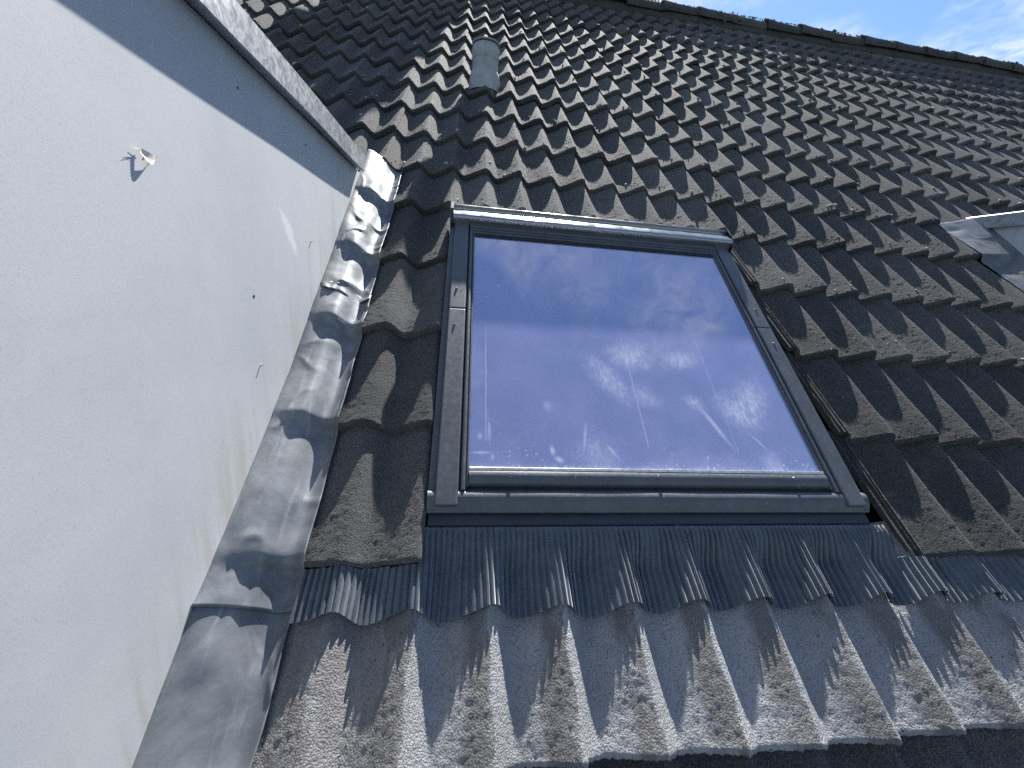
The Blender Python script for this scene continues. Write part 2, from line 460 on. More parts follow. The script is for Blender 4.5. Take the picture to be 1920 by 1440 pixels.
# ------------------------------------------------------------------ tile surface
PITCH = 0.15
AMP = 0.042
TT = 0.028            # step between two courses
ROWS = [-1.62, -1.295, -0.97, -0.648, -0.325, 0.0, 0.323, 0.646, 0.983, 1.331, 1.63, 1.952]
while ROWS[-1] < 5.3: ROWS.append(ROWS[-1] + 0.3255)
R0 = 5                 # index of the course whose lower edge is v = 0
def prof(u):
    p = np.mod(np.asarray(u, float) / PITCH + 0.055, 1.0)
    a = 0.37
    r = np.clip((p - a) / (1 - a), 0, 1)
    rise = 0.62 * r + 0.38 * (0.5 - 0.5 * np.cos(np.pi * r))
    c = np.where(p < a, 0.5 + 0.5 * np.cos(np.pi * p / a), rise)
    return AMP * (c - 1.0)
def gauge(i):
    return (ROWS[i + 1] - ROWS[i]) if i + 1 < len(ROWS) else 0.3255
def surf(u, v):
    u, v = np.broadcast_arrays(np.asarray(u, float), np.asarray(v, float))
    r = np.array(ROWS)
    i = np.clip(np.searchsorted(r, v, side='right') - 1, 0, len(r) - 1)
    g = np.array([gauge(k) for k in range(len(r))])[i]
    return prof(u) - TT * (v - r[i]) / g

def smooth_noise(shape, cell, rng):
    # value noise on a grid, bilinear
    a, b = shape
    na, nb = int(a / cell) + 3, int(b / cell) + 3
    g = rng.normal(size=(na, nb))
    ia = np.arange(a) / cell; ib = np.arange(b) / cell
    i0 = ia.astype(int); j0 = ib.astype(int)
    fa = (ia - i0)[:, None]; fb = (ib - j0)[None, :]
    fa = fa * fa * (3 - 2 * fa); fb = fb * fb * (3 - 2 * fb)
    return (g[i0][:, j0] * (1 - fa) * (1 - fb) + g[i0 + 1][:, j0] * fa * (1 - fb) + g[i0][:, j0 + 1] * (1 - fa) * fb + g[i0 + 1][:, j0 + 1] * fa * fb)

TLEN = 0.405
def tile_mesh(name, dx, dsv, grit, rng, x0=-0.15, x1=0.157, edge=0.0025, flange=False):
    g = 0.3255
    nx = max(6, int(round((x1 - x0) / dx)))
    xs = np.linspace(x0, x1, nx + 1)
    s_ = [0.0, 0.0025, 0.007]
    while s_[-1] < 0.335: s_.append(s_[-1] + dsv)
    s_ += [0.37, TLEN]
    ss = np.array(s_)
    Xg, Sg = np.meshgrid(xs, ss, indexing='ij')
    H = prof(Xg) - TT * Sg / g
    # right edge rides over the neighbour, lower edge is rounded
    H += 0.0055 * np.clip((Xg - 0.10) / 0.05, 0, 1)
    H -= 0.0030 * np.clip((-0.135 - Xg) / 0.015, 0, 1)
    H -= np.where(Sg < 0.001, 0.006, np.where(Sg < 0.004, 0.002, 0.0))
    H[-1, :] -= 0.004
    if grit:
        H += smooth_noise(H.shape, 1.0, rng) * grit
        H += smooth_noise(H.shape, 2.2, rng) * grit * 0.9
        H += smooth_noise(H.shape, 14, rng) * 0.0006
    lip = rng.normal(size=nx + 1) * edge * 0.4 + np.interp(xs, np.linspace(x0, x1, 6), rng.normal(size=6) * edge * 0.5)
    Y = Sg.copy()
    Y[:, 0:3] += lip[:, None] * np.array([1, .9, .6])[None, :]
    n_s = len(ss)
    top = np.stack([Xg, Y, H], -1).reshape(-1, 3)
    # underside : two lines
    bx = xs
    b0 = np.stack([bx, 0.001 + lip, prof(bx) - TT + 0.0015 + 0.0055 * np.clip((bx - 0.10) / 0.05, 0, 1) + rng.normal(size=nx + 1) * (0.0008 if grit else 0)], -1)
    b1 = np.stack([bx, np.full(nx + 1, TLEN), prof(bx) - TT * TLEN / g - 0.016], -1)
    V = np.concatenate([top, b0, b1]); nt_ = len(top)
    F = []
    for i in range(nx):
        for j in range(n_s - 1):
            a = i * n_s + j
            F.append((a, a + n_s, a + n_s + 1, a + 1))
    for i in range(nx):
        F.append((i * n_s, nt_ + i, nt_ + i + 1, (i + 1) * n_s))                                   # front face
        F.append((nt_ + i, nt_ + nx + 1 + i, nt_ + nx + 2 + i, nt_ + i + 1))                       # underside
        F.append((i * n_s + n_s - 1, (i + 1) * n_s + n_s - 1, nt_ + nx + 2 + i, nt_ + nx + 1 + i))  # back
    F.append(tuple([j for j in range(n_s)] + [nt_ + nx + 1, nt_]))
    F.append(tuple([nx * n_s + j for j in range(n_s - 1, -1, -1)] + [nt_ + nx, nt_ + 2 * nx + 1]))
    V = list(map(tuple, V)); F = [tuple(map(int, f)) for f in F]
    if flange:
        # interlocking side rail with two water bars on the exposed left side
        pr = [(-0.172, -0.030), (-0.172, -0.013), (-0.1685, -0.011), (-0.166, -0.013), (-0.166, -0.020), (-0.162, -0.021), (-0.160, -0.010),
              (-0.156, -0.0075), (-0.1535, -0.009), (-0.153, -0.018), (-0.1495, -0.019), (-0.1495, -0.030)]
        k0 = len(V); m_ = len(pr)
        cuts = [0.012, 0.06, 0.12, 0.18, 0.24, 0.30, 0.36]
        for y in cuts:
            for (x, z) in pr:
                V.append((x + rng.normal() * 0.0006, y + rng.normal() * 0.001, z - TT * y / g + rng.normal() * 0.0006))
        for c in range(len(cuts) - 1):
            for i in range(m_ - 1):
                a = k0 + c * m_ + i
                F.append((a, a + m_, a + m_ + 1, a + 1))
        F.append(tuple(k0 + i for i in range(m_)))
    me = mesh_np(name, V, F)
    me.polygons.foreach_set('use_smooth', [True] * len(me.polygons))
    me.set_sharp_from_angle(angle=math.radians(50))
    return me

# ------------------------------------------------------------------ the setting
ground = box('ground', -400, 400, -400, 400, -0.3, 0.0, plain('grass_ground', (0.05, 0.055, 0.04), 0.95, 0, 1.2, 0.4), None)
tag(ground, kind='structure')

ROOF = empty('tiled_roof', mat=RM)
tag(ROOF, 'long dark concrete pantile roof slope around the skylight', 'roof')

# skylight frame of reference
SK_TILT = math.atan(0.03 / 1.15)
SKM = RM @ Matrix.Translation((0.157, 0.100, -0.005)) @ Matrix.Rotation(SK_TILT, 4, 'X')
SKYL = empty('skylight', mat=SKM)
tag(SKYL, 'anthracite framed roof window with smeared bluish glass beside the pale cheek wall', 'skylight')

MT_ROWF = row_f_material()
MT_BOARD = board(-0.215)
MT_GLASS = glass()

# underlay deck, with the window opening left free
U0, U1 = -4.0, 10.4
VB, VT = -1.75, 5.60
def deck_piece(u0, u1, v0, v1):
    return box('underlay', u0, u1, v0, v1, -0.16, -0.105, MT_UNDER, ROOF)
deck_piece(U0, 0.19, VB, VT)
deck_piece(1.25, U1, VB, VT)
deck_piece(0.19, 1.25, VB, 0.15)
deck_piece(0.19, 1.25, 1.2, VT)

# house body under the roof and the back slope
yb = W(0, VB, -0.3); yt = W(0, VT, -0.3)
def house_body():
    y0 = yb.y + 0.35; y1 = yt.y; y2 = 2 * y1 - y0
    ze = yb.z + 0.12; zt = yt.z - 0.05
    vs_ = []
    for x in (U0 + 0.1, U1 - 0.1):
        vs_ += [(x, y0, 0), (x, y0, ze), (x, y1, zt), (x, y2, ze), (x, y2, 0)]
    fs = [(0, 1, 6, 5), (3, 4, 9, 8), (4, 3, 2, 1, 0), (5, 6, 7, 8, 9)]
    o = link('house_wall', mesh_np('house_wall', vs_, fs), plain('house_brick', (0.3, 0.17, 0.12), 0.9, 0, 20, 0.3), None)
    tag(o, kind='structure')
    vs_ = [(U0, y1 + 0.02, yt.z + 0.2), (U1, y1 + 0.02, yt.z + 0.2), (U1, y2 + 0.4, yb.z + 0.05), (U0, y2 + 0.4, yb.z + 0.05)]
    vs_ += [(a, b, c - 0.1) for a, b, c in vs_]
    fs = [(0, 1, 2, 3), (7, 6, 5, 4), (0, 4, 5, 1), (1, 5, 6, 2), (2, 6, 7, 3), (3, 7, 4, 0)]
    o = link('back_slope', mesh_np('back_slope', vs_, fs), MT_TILE, ROOF)
    o.matrix_parent_inverse = RM.inverted()
house_body()

# attic seen through the glass
def attic():
    vs_ = []; x0, x1 = -0.5, 2.2
    bmx = [(x0, -0.55), (x1, -0.55), (x1, 1.6), (x0, 1.6)]
    for z in (-0.165, -1.9):
        for (x, y) in bmx: vs_.append((x, y, z))
    fs = [(4, 5, 6, 7), (0, 1, 5, 4), (1, 2, 6, 5), (2, 3, 7, 6), (3, 0, 4, 7)]
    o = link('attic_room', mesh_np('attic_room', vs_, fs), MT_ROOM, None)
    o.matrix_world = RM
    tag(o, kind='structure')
attic()

# ------------------------------------------------------------------ roof tiles
HI = [tile_mesh('roof_tile_fine%d' % k, 0.0042, 0.0042, 0.00036, RNG) for k in range(4)]
HIF = [tile_mesh('roof_tile_fine_rail%d' % k, 0.0042, 0.0042, 0.00036, RNG, flange=True) for k in range(2)]
MD = [tile_mesh('roof_tile_mid%d' % k, 0.0095, 0.022, 0.00035, RNG) for k in range(4)]
LO = [tile_mesh('roof_tile_far%d' % k, 0.0155, 0.11, 0.0, RNG) for k in range(3)]
CUT = tile_mesh('roof_tile_cut', 0.0095, 0.022, 0.00035, RNG, x1=0.02)
for me in HI + HIF + MD + LO + [CUT]:
    me.materials.append(MT_TILE)
HIS = []
for k in range(4):
    me = tile_mesh('roof_tile_stained%d' % k, 0.0042, 0.0042, 0.00036, RNG); me.materials.append(MT_ROWF); HIS.append(me)

CI = camo.matrix_world.inverted()
def pix(p):
    q = CI @ p
    if q.z > -0.05: return None
    return (960 + 728.06 * q.x / -q.z, 720 - 728.06 * q.y / -q.z, -q.z)

spots = []
for i, v in enumerate(ROWS):
    k0 = int(math.ceil((U0 + 0.16) / 0.3)); k1 = int(math.floor((U1 - 0.16) / 0.3))
    for k in range(k0, k1 + 1):
        uc = 0.3 * k
        if i < R0 + 4:
            if uc < -0.2: continue                        # inside the near dormer
        if i <= R0 + 4 and 2.75 < uc < 5.4: continue        # inside the far dormer
        if R0 <= i < R0 + 4 and 0.2 < uc < 1.3: continue   # the window
        area = 0.0
        pp = [pix(W(uc + a, v + b, -0.015)) for a, b in ((-0.15, 0), (0.15, 0), (0.15, 0.32), (-0.15, 0.32))]
        vis = False
        if all(pp):
            vis = any(-40 < p[0] < 1960 and -30 < p[1] < 1470 for p in pp)
            if vis:
                q = [(min(max(p[0], 0), 1920), min(max(p[1], 0), 1440)) for p in pp]
                area = abs(sum(q[a][0] * q[(a + 1) % 4][1] - q[(a + 1) % 4][0] * q[a][1] for a in range(4))) / 2
        hidden = uc < -0.2 and v < 3.0 and not (uc > -1.3 and v > 1.3)
        spots.append((area if not hidden else area * 0.2, i, k, uc, v))
spots.sort(key=lambda s: -s[0])
rest = []
for n, (area, i, k, uc, v) in enumerate(spots):
    if n >= 298 or area <= 0:
        rest.append((i, k, uc, v)); continue
    if i == R0 - 1: me = HIS[(k * 3 + i) % 4]
    elif abs(uc - 2.7) < 0.01 and i <= R0 + 4: me = CUT
    elif abs(uc - 1.5) < 0.01 and R0 <= i < R0 + 4: me = HIF[(k + i) % 2]
    elif area > 4500: me = HI[(k * 5 + i * 3) % 4]
    elif area > 900: me = MD[(k * 5 + i * 3) % 4]
    else: me = LO[(k + i) % 3]
    o = link('roof_tile', me, None, ROOF)
    o.location = (uc + random.gauss(0, 0.0012), v + random.gauss(0, 0.0035), random.gauss(0.0005, 0.0015))
    o.rotation_euler = (random.gauss(0, 0.004), random.gauss(0, 0.005), random.gauss(0, 0.007))
    if area < 900: pass
# everything farther off, as one field
V_, F_ = [], []
lo_v = [np.array([tuple(v.co) for v in me.vertices]) for me in LO]
lo_f = [[tuple(p.vertices) for p in me.polygons] for me in LO]
off = 0
for (i, k, uc, v) in rest:
    j = (k + i) % 3
    V_.append(lo_v[j] + np.array([uc + random.gauss(0, 0.001), v + random.gauss(0, 0.003), random.gauss(0.0005, 0.0012)]))
    F_ += [tuple(a + off for a in f) for f in lo_f[j]]
    off += len(lo_v[j])
me = mesh_np('roof_tile_field', np.concatenate(V_), F_)
o = link('roof_tile_field', me, MT_TILE, ROOF, True)
me.set_sharp_from_angle(angle=math.radians(50))
tag(o, kind='stuff')

# ridge tiles
def ridge_mesh(rng):
    n, L, r = 11, 0.455, 0.098
    vs_ = []; fs = []
    ys = [0, 0.012, 0.15, 0.3, L]
    for q, x in enumerate(ys):
        rr = r + (0.018 if q < 2 else 0.012 - 0.012 * q / 4)
        for s in (0, 1):
            for a in range(n):
                t = math.radians(-12) + math.radians(204) * a / (n - 1)
                e = (rr - 0.02 * s) * (1 + rng.normal() * 0.012)
                vs_.append((x, e * math.cos(t), e * math.sin(t) * 0.9))
    st = 2 * n
    for q in range(len(ys) - 1):
        for a in range(n - 1):
            b = q * st + a
            fs.append((b, b + 1, b + st + 1, b + st)); fs.append((b + n, b + st + n, b + st + n + 1, b + n + 1))
    for a in range(n - 1):
        fs.append((a, a + n, a + n + 1, a + 1))
        b = (len(ys) - 1) * st + a; fs.append((b, b + 1, b + n + 1, b + n))
    me = mesh_np('ridge_tile', vs_, fs)
    me.polygons.foreach_set('use_smooth', [True] * len(me.polygons)); me.set_sharp_from_angle(angle=math.radians(45))
    me.materials.append(MT_TILE); return me
RD = [ridge_mesh(RNG) for _ in range(3)]
RIDGE = W(0, 5.60, -0.015)
x = U0
q = 0
RI = RM.inverted()
while x < U1 - 0.4:
    o = link('ridge_tile', RD[q % 3], None, ROOF)
    o.matrix_parent_inverse = RM.inverted()
    o.location = (x, RIDGE.y + random.gauss(0, 0.006), RIDGE.z + random.gauss(0, 0.006))
    o.rotation_euler = (random.gauss(0, 0.03), random.gauss(0, 0.012), random.gauss(0, 0.012))
    x += 0.415; q += 1

# mortar bedding under the ridge
bd = extrude_x('ridge_bedding', [(5.50, -0.05), (5.505, -0.018), (5.53, 0.02), (5.62, 0.06), (5.62, -0.05)], U0, U1, plain('ridge_mortar', (0.06, 0.058, 0.056), 0.95, 0, 30, 0.4, 0.6, 90), ROOF, 160, 0.006)
# ------------------------------------------------------------------ skylight
SW = 1.118
def side(mirror):
    def X(a): return SW - a if mirror else a
    def bx(name, a, b, y0, y1, z0, z1, mat, bev=0.0, sm=False):
        x0, x1 = sorted((X(a), X(b)))
        return box(name, x0, x1, y0, y1, z0, z1, mat, SKYL, bev, 2, sm)
    bx('side_flange', 0.0, 0.0165, 0.004, 1.05, -0.097, -0.003, MT_FRAME, 0.002)
    lo = bx('side_cover', 0.0165, 0.068, 0.010, 0.6115, -0.02, 0.010, MT_FRAME, 0.004, False)
    hi = bx('side_cover', 0.0165, 0.068, 0.6135, 1.052, -0.02, 0.010, MT_FRAME, 0.004, False)
    for y, par in ((0.545, lo), (0.70, hi)):
        s = cyl('screw', (X(0.037), y, 0.0102), (X(0.037), y, 0.0128), 0.0042, 0.003, MT_SCREW, par, 12)
    bx('rubber_seal', 0.068, 0.0725, 0.048, 1.05, -0.02, -0.004, MT_RUBBER)
    for (a, b, z, y0) in ((0.0725, 0.0835, 0.008, 0.047), (0.0845, 0.0905, 0.004, 0.056)):
        pr = []
        cxm = (X(a) + X(b)) / 2; hw = (b - a) / 2
        pr = [(cxm - hw, -0.02)] + [(cxm + hw * math.cos(math.pi * (1 - k / 8)), z - 0.004 + 0.004 * math.sin(math.pi * k / 8)) for k in range(9)] + [(cxm + hw, -0.02)]
        ylo = y0
        if z > 0.006:
            extrude_y('sash_rail', pr, ylo, 0.6115, MT_FRAME, SKYL)
            extrude_y('sash_rail', pr, 0.6135, 1.05, MT_FRAME, SKYL)
        else:
            extrude_y('glazing_rail', pr, ylo, 1.05, MT_FRAME, SKYL)
    # drain channel beside the window
    x0, x1 = sorted((X(-0.085), X(0.0)))
    box('side_channel', x0, x1, -0.03, 1.22, -0.104, -0.098, MT_APRON, SKYL)
    if mirror:
        x0, x1 = sorted((X(-0.042), X(-0.038)))
        box('channel_fold', x0, x1, -0.03, 1.22, -0.098, -0.062, MT_APRON, SKYL)
side(False); side(True)

# lower cover : a rolled nose with a hanging lip
noz = [(0.060, -0.016), (0.052, -0.010), (0.048, -0.002), (0.044, 0.0035), (0.038, 0.0062), (0.030, 0.0064), (0.022, 0.0048), (0.012, 0.0002), (0.004, -0.0065), (0.0, -0.0085),
       (-0.0005, -0.013), (0.003, -0.015), (0.060, -0.028)]
extrude_x('lower_cover', noz, 0.0, SW, MT_FRAME, SKYL, 60, 0.0007, True)
# recessed head of the apron below it, lip shade painted into its colour
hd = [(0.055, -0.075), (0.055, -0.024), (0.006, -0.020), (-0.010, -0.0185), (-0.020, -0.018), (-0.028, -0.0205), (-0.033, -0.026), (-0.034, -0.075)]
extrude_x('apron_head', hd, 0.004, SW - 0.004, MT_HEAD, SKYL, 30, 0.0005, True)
# lower sash bar with a soft bulge and three screws
bar = [(0.0605, -0.02), (0.0605, -0.002), (0.063, 0.003), (0.070, 0.0065), (0.079, 0.0085), (0.087, 0.0085), (0.0925, 0.006), (0.0935, 0.002), (0.0935, -0.02)]
sb = extrude_x('sash_bar', bar, 0.0912, SW - 0.0912, MT_FRAME, SKYL, 60, 0.0003, True)
for xs_ in (0.188, 0.558, 0.930):
    s = cyl('screw', (xs_, 0.0805, 0.0075), (xs_, 0.0798, 0.0112), 0.0052, 0.0042, MT_SCREW, sb, 14)
    cyl('screw_recess', (xs_, 0.0798, 0.0112), (xs_, 0.0797, 0.0116), 0.0022, 0.0020, MT_RUBBER, sb, 8)
box('glazing_bead', 0.0912, SW - 0.0912, 0.0945, 0.1025, -0.02, 0.0062, MT_TRIM, SKYL, 0.0012)
# upper steps
for k, (y0, y1, z) in enumerate(((1.002, 1.012, 0.006), (1.0125, 1.022, 0.010), (1.0225, 1.034, 0.014), (1.0345, 1.047, 0.010))):
    box('upper_sash_step', 0.0725, SW - 0.0725, y0, y1, -0.02, z, MT_FRAME, SKYL, 0.0015)
box('upper_seal', 0.0912, SW - 0.0912, 0.988, 1.0015, -0.02, 0.003, MT_RUBBER, SKYL, 0.001)
# top hood
capp = [(1.047, -0.02), (1.047, 0.022), (1.0475, 0.030), (1.050, 0.0345), (1.055, 0.037), (1.062, 0.037), (1.075, 0.035), (1.089, 0.0315), (1.099, 0.028), (1.103, 0.023), (1.108, 0.0205), (1.118, 0.0205),
        (1.121, 0.024), (1.1225, 0.0305), (1.126, 0.0325), (1.131, 0.0305), (1.133, 0.026), (1.135, -0.03)]
extrude_x('top_hood', capp, 0.0105, SW - 0.0045, MT_CAP, SKYL, 40, 0.0002, True)
for (a, b, mt) in ((0.0022, 0.0100, MT_RUBBER), (-0.001, 0.0018, MT_FRAME), (SW - 0.004, SW - 0.001, MT_RUBBER), (SW - 0.0008, SW + 0.002, MT_FRAME)):
    extrude_x('hood_end_plate', [(1.035, -0.03), (1.035, 0.016), (1.050, 0.034), (1.09, 0.039), (1.136, 0.037), (1.136, -0.03)], a, b, mt, SKYL, 1)
# flashing above the hood, tucked under the course above
box('top_flashing', -0.06, SW + 0.06, 1.136, 1.26, -0.125, -0.118, MT_APRON, SKYL)

# glazing : two panes
box('glass_pane', 0.0905, SW - 0.0905, 0.098, 1.0, -0.006, -0.002, MT_GLASS, SKYL)
# inner sash and white reveal under the glass
def ring(name, x0, x1, y0, y1, t, z0, z1, mat):
    box(name, x0, x1, y0, y0 + t, z0, z1, mat, SKYL)
    box(name, x0, x1, y1 - t, y1, z0, z1, mat, SKYL)
    box(name, x0, x0 + t, y0 + t, y1 - t, z0, z1, mat, SKYL)
    box(name, x1 - t, x1, y0 + t, y1 - t, z0, z1, mat, SKYL)
ring('spacer_bar', 0.088, SW - 0.088, 0.092, 1.006, 0.016, -0.024, -0.0075, MT_SCREW)
ring('inner_sash', 0.030, SW - 0.030, 0.03, 1.07, 0.072, -0.10, -0.026, MT_LINING)
ring('reveal_lining', 0.062, SW - 0.062, 0.062, 1.038, 0.02, -0.34, -0.102, MT_LINING)

# pleated apron dressed over the course below
def apron():
    ua, ub = -0.079, 1.63
    rib = 0.0124
    du = rib / 7
    us = np.arange(ua, ub, du)
    vtop, vbot = 0.069, -0.092
    nv = 44
    tv = np.linspace(0, 1, nv)
    rng = np.random.default_rng(3)
    sway = np.interp(us, np.linspace(ua, ub, 40), rng.normal(size=40) * 0.0025)
    lift = np.interp(us, np.arange(ua, ub + rib, rib), rng.normal(size=len(np.arange(ua, ub + rib, rib))) * 0.0006)
    ampj = np.interp(us, np.arange(ua, ub + rib, rib), np.clip(rng.normal(1, 0.2, size=len(np.arange(ua, ub + rib, rib))), 0.3, 1.6))
    V, F = [], []
    for a, t in enumerate(tv):
        v = vtop + (vbot - vtop) * t + sway * t + t ** 2 * (0.008 - 0.0105 * (1 - np.cos(2 * np.pi * (us + 0.012) / PITCH)))
        k = np.clip((0.060 - v) / 0.085, 0, 1); k = k * k * (3 - 2 * k)
        p = prof(us)
        v_s = np.minimum(v, -0.002)
        base = -TT * (v_s + 0.325) / 0.325 + 0.0045
        flat = -0.0205 + 0.006 * np.clip((0.07 - v) / 0.09, 0, 1)
        w = (1 - k) * flat + k * (base + p)
        # the sheet lags inside the pans near its head
        ph = 2 * np.pi * (us - ua) / rib + 0.5 * np.sin(us * 31)
        rib_h = 0.0048 * ampj * np.clip(t / 0.08, 0.35, 1) * (np.abs(np.sin(ph / 2)) ** 0.75 * 2 - 1)
        w = w + rib_h + lift + 0.0040 + 0.0055 * k
        w = np.maximum(w, prof(us) - TT * (v + 0.325) / 0.325 + 0.0025 + 0.0065 * np.clip((v + 0.05) / 0.04, 0, 1))
        hid = ((us < 0.15) | (us > 1.30)) & (v > -0.004)
        w = np.where(hid, np.minimum(w, prof(us) - TT - 0.006 - 0.9 * (v + 0.004)), w)
        uu = us + 0.005 * np.sin(2 * np.pi * us / 0.15 + 2.2) * k * t
        V.append(np.stack([uu, v, w], -1))
    n = len(us)
    top = np.concatenate(V)
    bot = top.copy(); bot[:, 2] -= 0.0018
    V = np.concatenate([top, bot]); N = len(top)
    for a in range(nv - 1):
        for i in range(n - 1):
            b = a * n + i
            F.append((b, b + n, b + n + 1, b + 1))
    for i in range(n - 1):
        b = (nv - 1) * n + i
        F.append((b, N + b, N + b + 1, b + 1))
        F.append((N + b - n, N + b - n + 1, N + b + 1, N + b))
    me = mesh_np('pleated_apron', V, F)
    o = link('pleated_apron', me, MT_APRON, SKYL, True)
    me.set_sharp_from_angle(angle=math.radians(70))
    o.matrix_parent_inverse = SKM.inverted() @ RM
    return o
apron()

# ------------------------------------------------------------------ dormers
DV, DWt = 1.405, 0.052             # where the coping dies into the roof (roof coordinates)
zc_ = W(0, DV, DWt).z              # underside of coping
yend = W(0, DV, DWt).y
YF = -1.0                          # front of the dormers
def roof_z(y, w=0.0):
    # height of the plane w = const above a plan position y
    return Z0 + y * math.tan(TH) + w / math.cos(TH)
def prism(name, poly, x0, x1, mat, parent):
    n = len(poly)
    vs_ = [(x0, y, z) for y, z in poly] + [(x1, y, z) for y, z in poly]
    fs = [tuple(range(n)), tuple(range(2 * n - 1, n - 1, -1))] + [(i, n + i, n + (i + 1) % n, (i + 1) % n) for i in range(n)]
    bm = bmesh.new(); me = mesh_np(name, vs_, fs); bm.from_mesh(me)
    bpy.data.meshes.remove(me)
    return bmo(name, bm, mat, parent)

def lead_sheet(parent, xw, sgn, v0, v1, lift, seed, width=0.137, low=False):
    rng = np.random.default_rng(seed)
    # across : from a short upstand at the wall out over the tile
    na = 34; nb = int((v1 - v0) / 0.006)
    d = np.linspace(-0.004, width, na)
    vv = np.linspace(v0, v1, nb)
    D, Vv = np.meshgrid(d, vv, indexing='ij')
    U = xw + sgn * D
    acc = np.zeros_like(D); wt = 0
    for dv in np.linspace(-0.022, 0.026, 9):
        for du in (-0.014, 0, 0.014):
            k = math.exp(-(dv / 0.012) ** 2) * math.exp(-(du / 0.012) ** 2)
            acc += k * surf((xw - 0.22 + 0 * U) if low else (U + du), np.minimum(Vv + dv, 1.622)); wt += k
    S = acc / wt
    t = np.clip(D / (width if low else 0.095), 0, 1); t = t * t * (3 - 2 * t)
    if low: wall_h = 0.006 + 0.004 * np.sin(Vv * 9)
    else: wall_h = np.interp(Vv, [-0.3, -0.08, 0.05, 0.22, 0.46, 0.71, 0.89, 1.1, 1.6], [0.036, 0.038, 0.024, 0.016, 0.004, 0.01, 0.008, 0.015, 0.015]) + 0.10 * S
    H = (1 - t) * wall_h + t * (S - (0.013 if low else 0)) + 0.008 + lift
    H = H if low else np.maximum(H, surf(U, np.minimum(Vv, 1.622)) + 0.004 + lift)
    # hammered dents and creases
    cr = smooth_noise(D.shape, 11, rng); cr2 = smooth_noise(D.shape, 5, rng)
    rd = 1 - np.abs(smooth_noise(D.shape, 14, rng)); rd = np.clip(rd, 0, 1) ** 5
    amt = (0.35 if low else 1.0) * np.clip(D / 0.03, 0.1, 1) * (0.6 + 0.4 * np.clip(smooth_noise(D.shape, 20, rng), -1, 1.5))
    H += amt * (0.0026 * cr + 0.0005 * cr2 + 0.0045 * rd)
    # loose outer edge lifts here and there
    H += np.clip((D - 0.11) / 0.03, 0, 1) ** 2 * (0.001 + 0.003 * np.abs(smooth_noise(D.shape, 14, rng)))
    # lower lap curls a little
    H += 0.006 * np.clip(1 - (Vv - v0) / 0.03, 0, 1) ** 2 * (1 + 0.6 * smooth_noise(D.shape, 6, rng))
    edge = np.interp(vv, np.linspace(v0, v1, 14), rng.normal(size=14) * 0.0015)
    U = U + sgn * (D / width) * edge[None, :]
    base_e = np.interp(d, np.linspace(0, width, 6), rng.normal(size=6) * 0.004)
    Vv = Vv + base_e[:, None] * np.clip(1 - (Vv - v0) / 0.05, 0, 1)
    top = np.stack([U, Vv, H], -1).reshape(-1, 3)
    bot = top.copy(); bot[:, 2] -= 0.0028
    N = len(top); F = []
    for i in range(na - 1):
        for j in range(nb - 1):
            a = i * nb + j
            F.append((a, a + nb, a + nb + 1, a + 1)); F.append((N + a, N + a + 1, N + a + nb + 1, N + a + nb))
    for i in range(na - 1):
        for j in (0, nb - 1):
            a = i * nb + j; F.append((a, N + a, N + a + nb, a + nb))
    for j in range(nb - 1):
        a = (na - 1) * nb + j; F.append((a, N + a, N + a + 1, a + 1))
    me = mesh_np('lead_sheet', np.concatenate([top, bot]), F)
    bm = bmesh.new(); bm.from_mesh(me); bmesh.ops.recalc_face_normals(bm, faces=bm.faces); bm.to_mesh(me); bm.free()
    o = link('lead_sheet', me, MT_LEAD, parent, True)
    o.matrix_parent_inverse = parent.matrix_world.inverted() @ RM
    return o

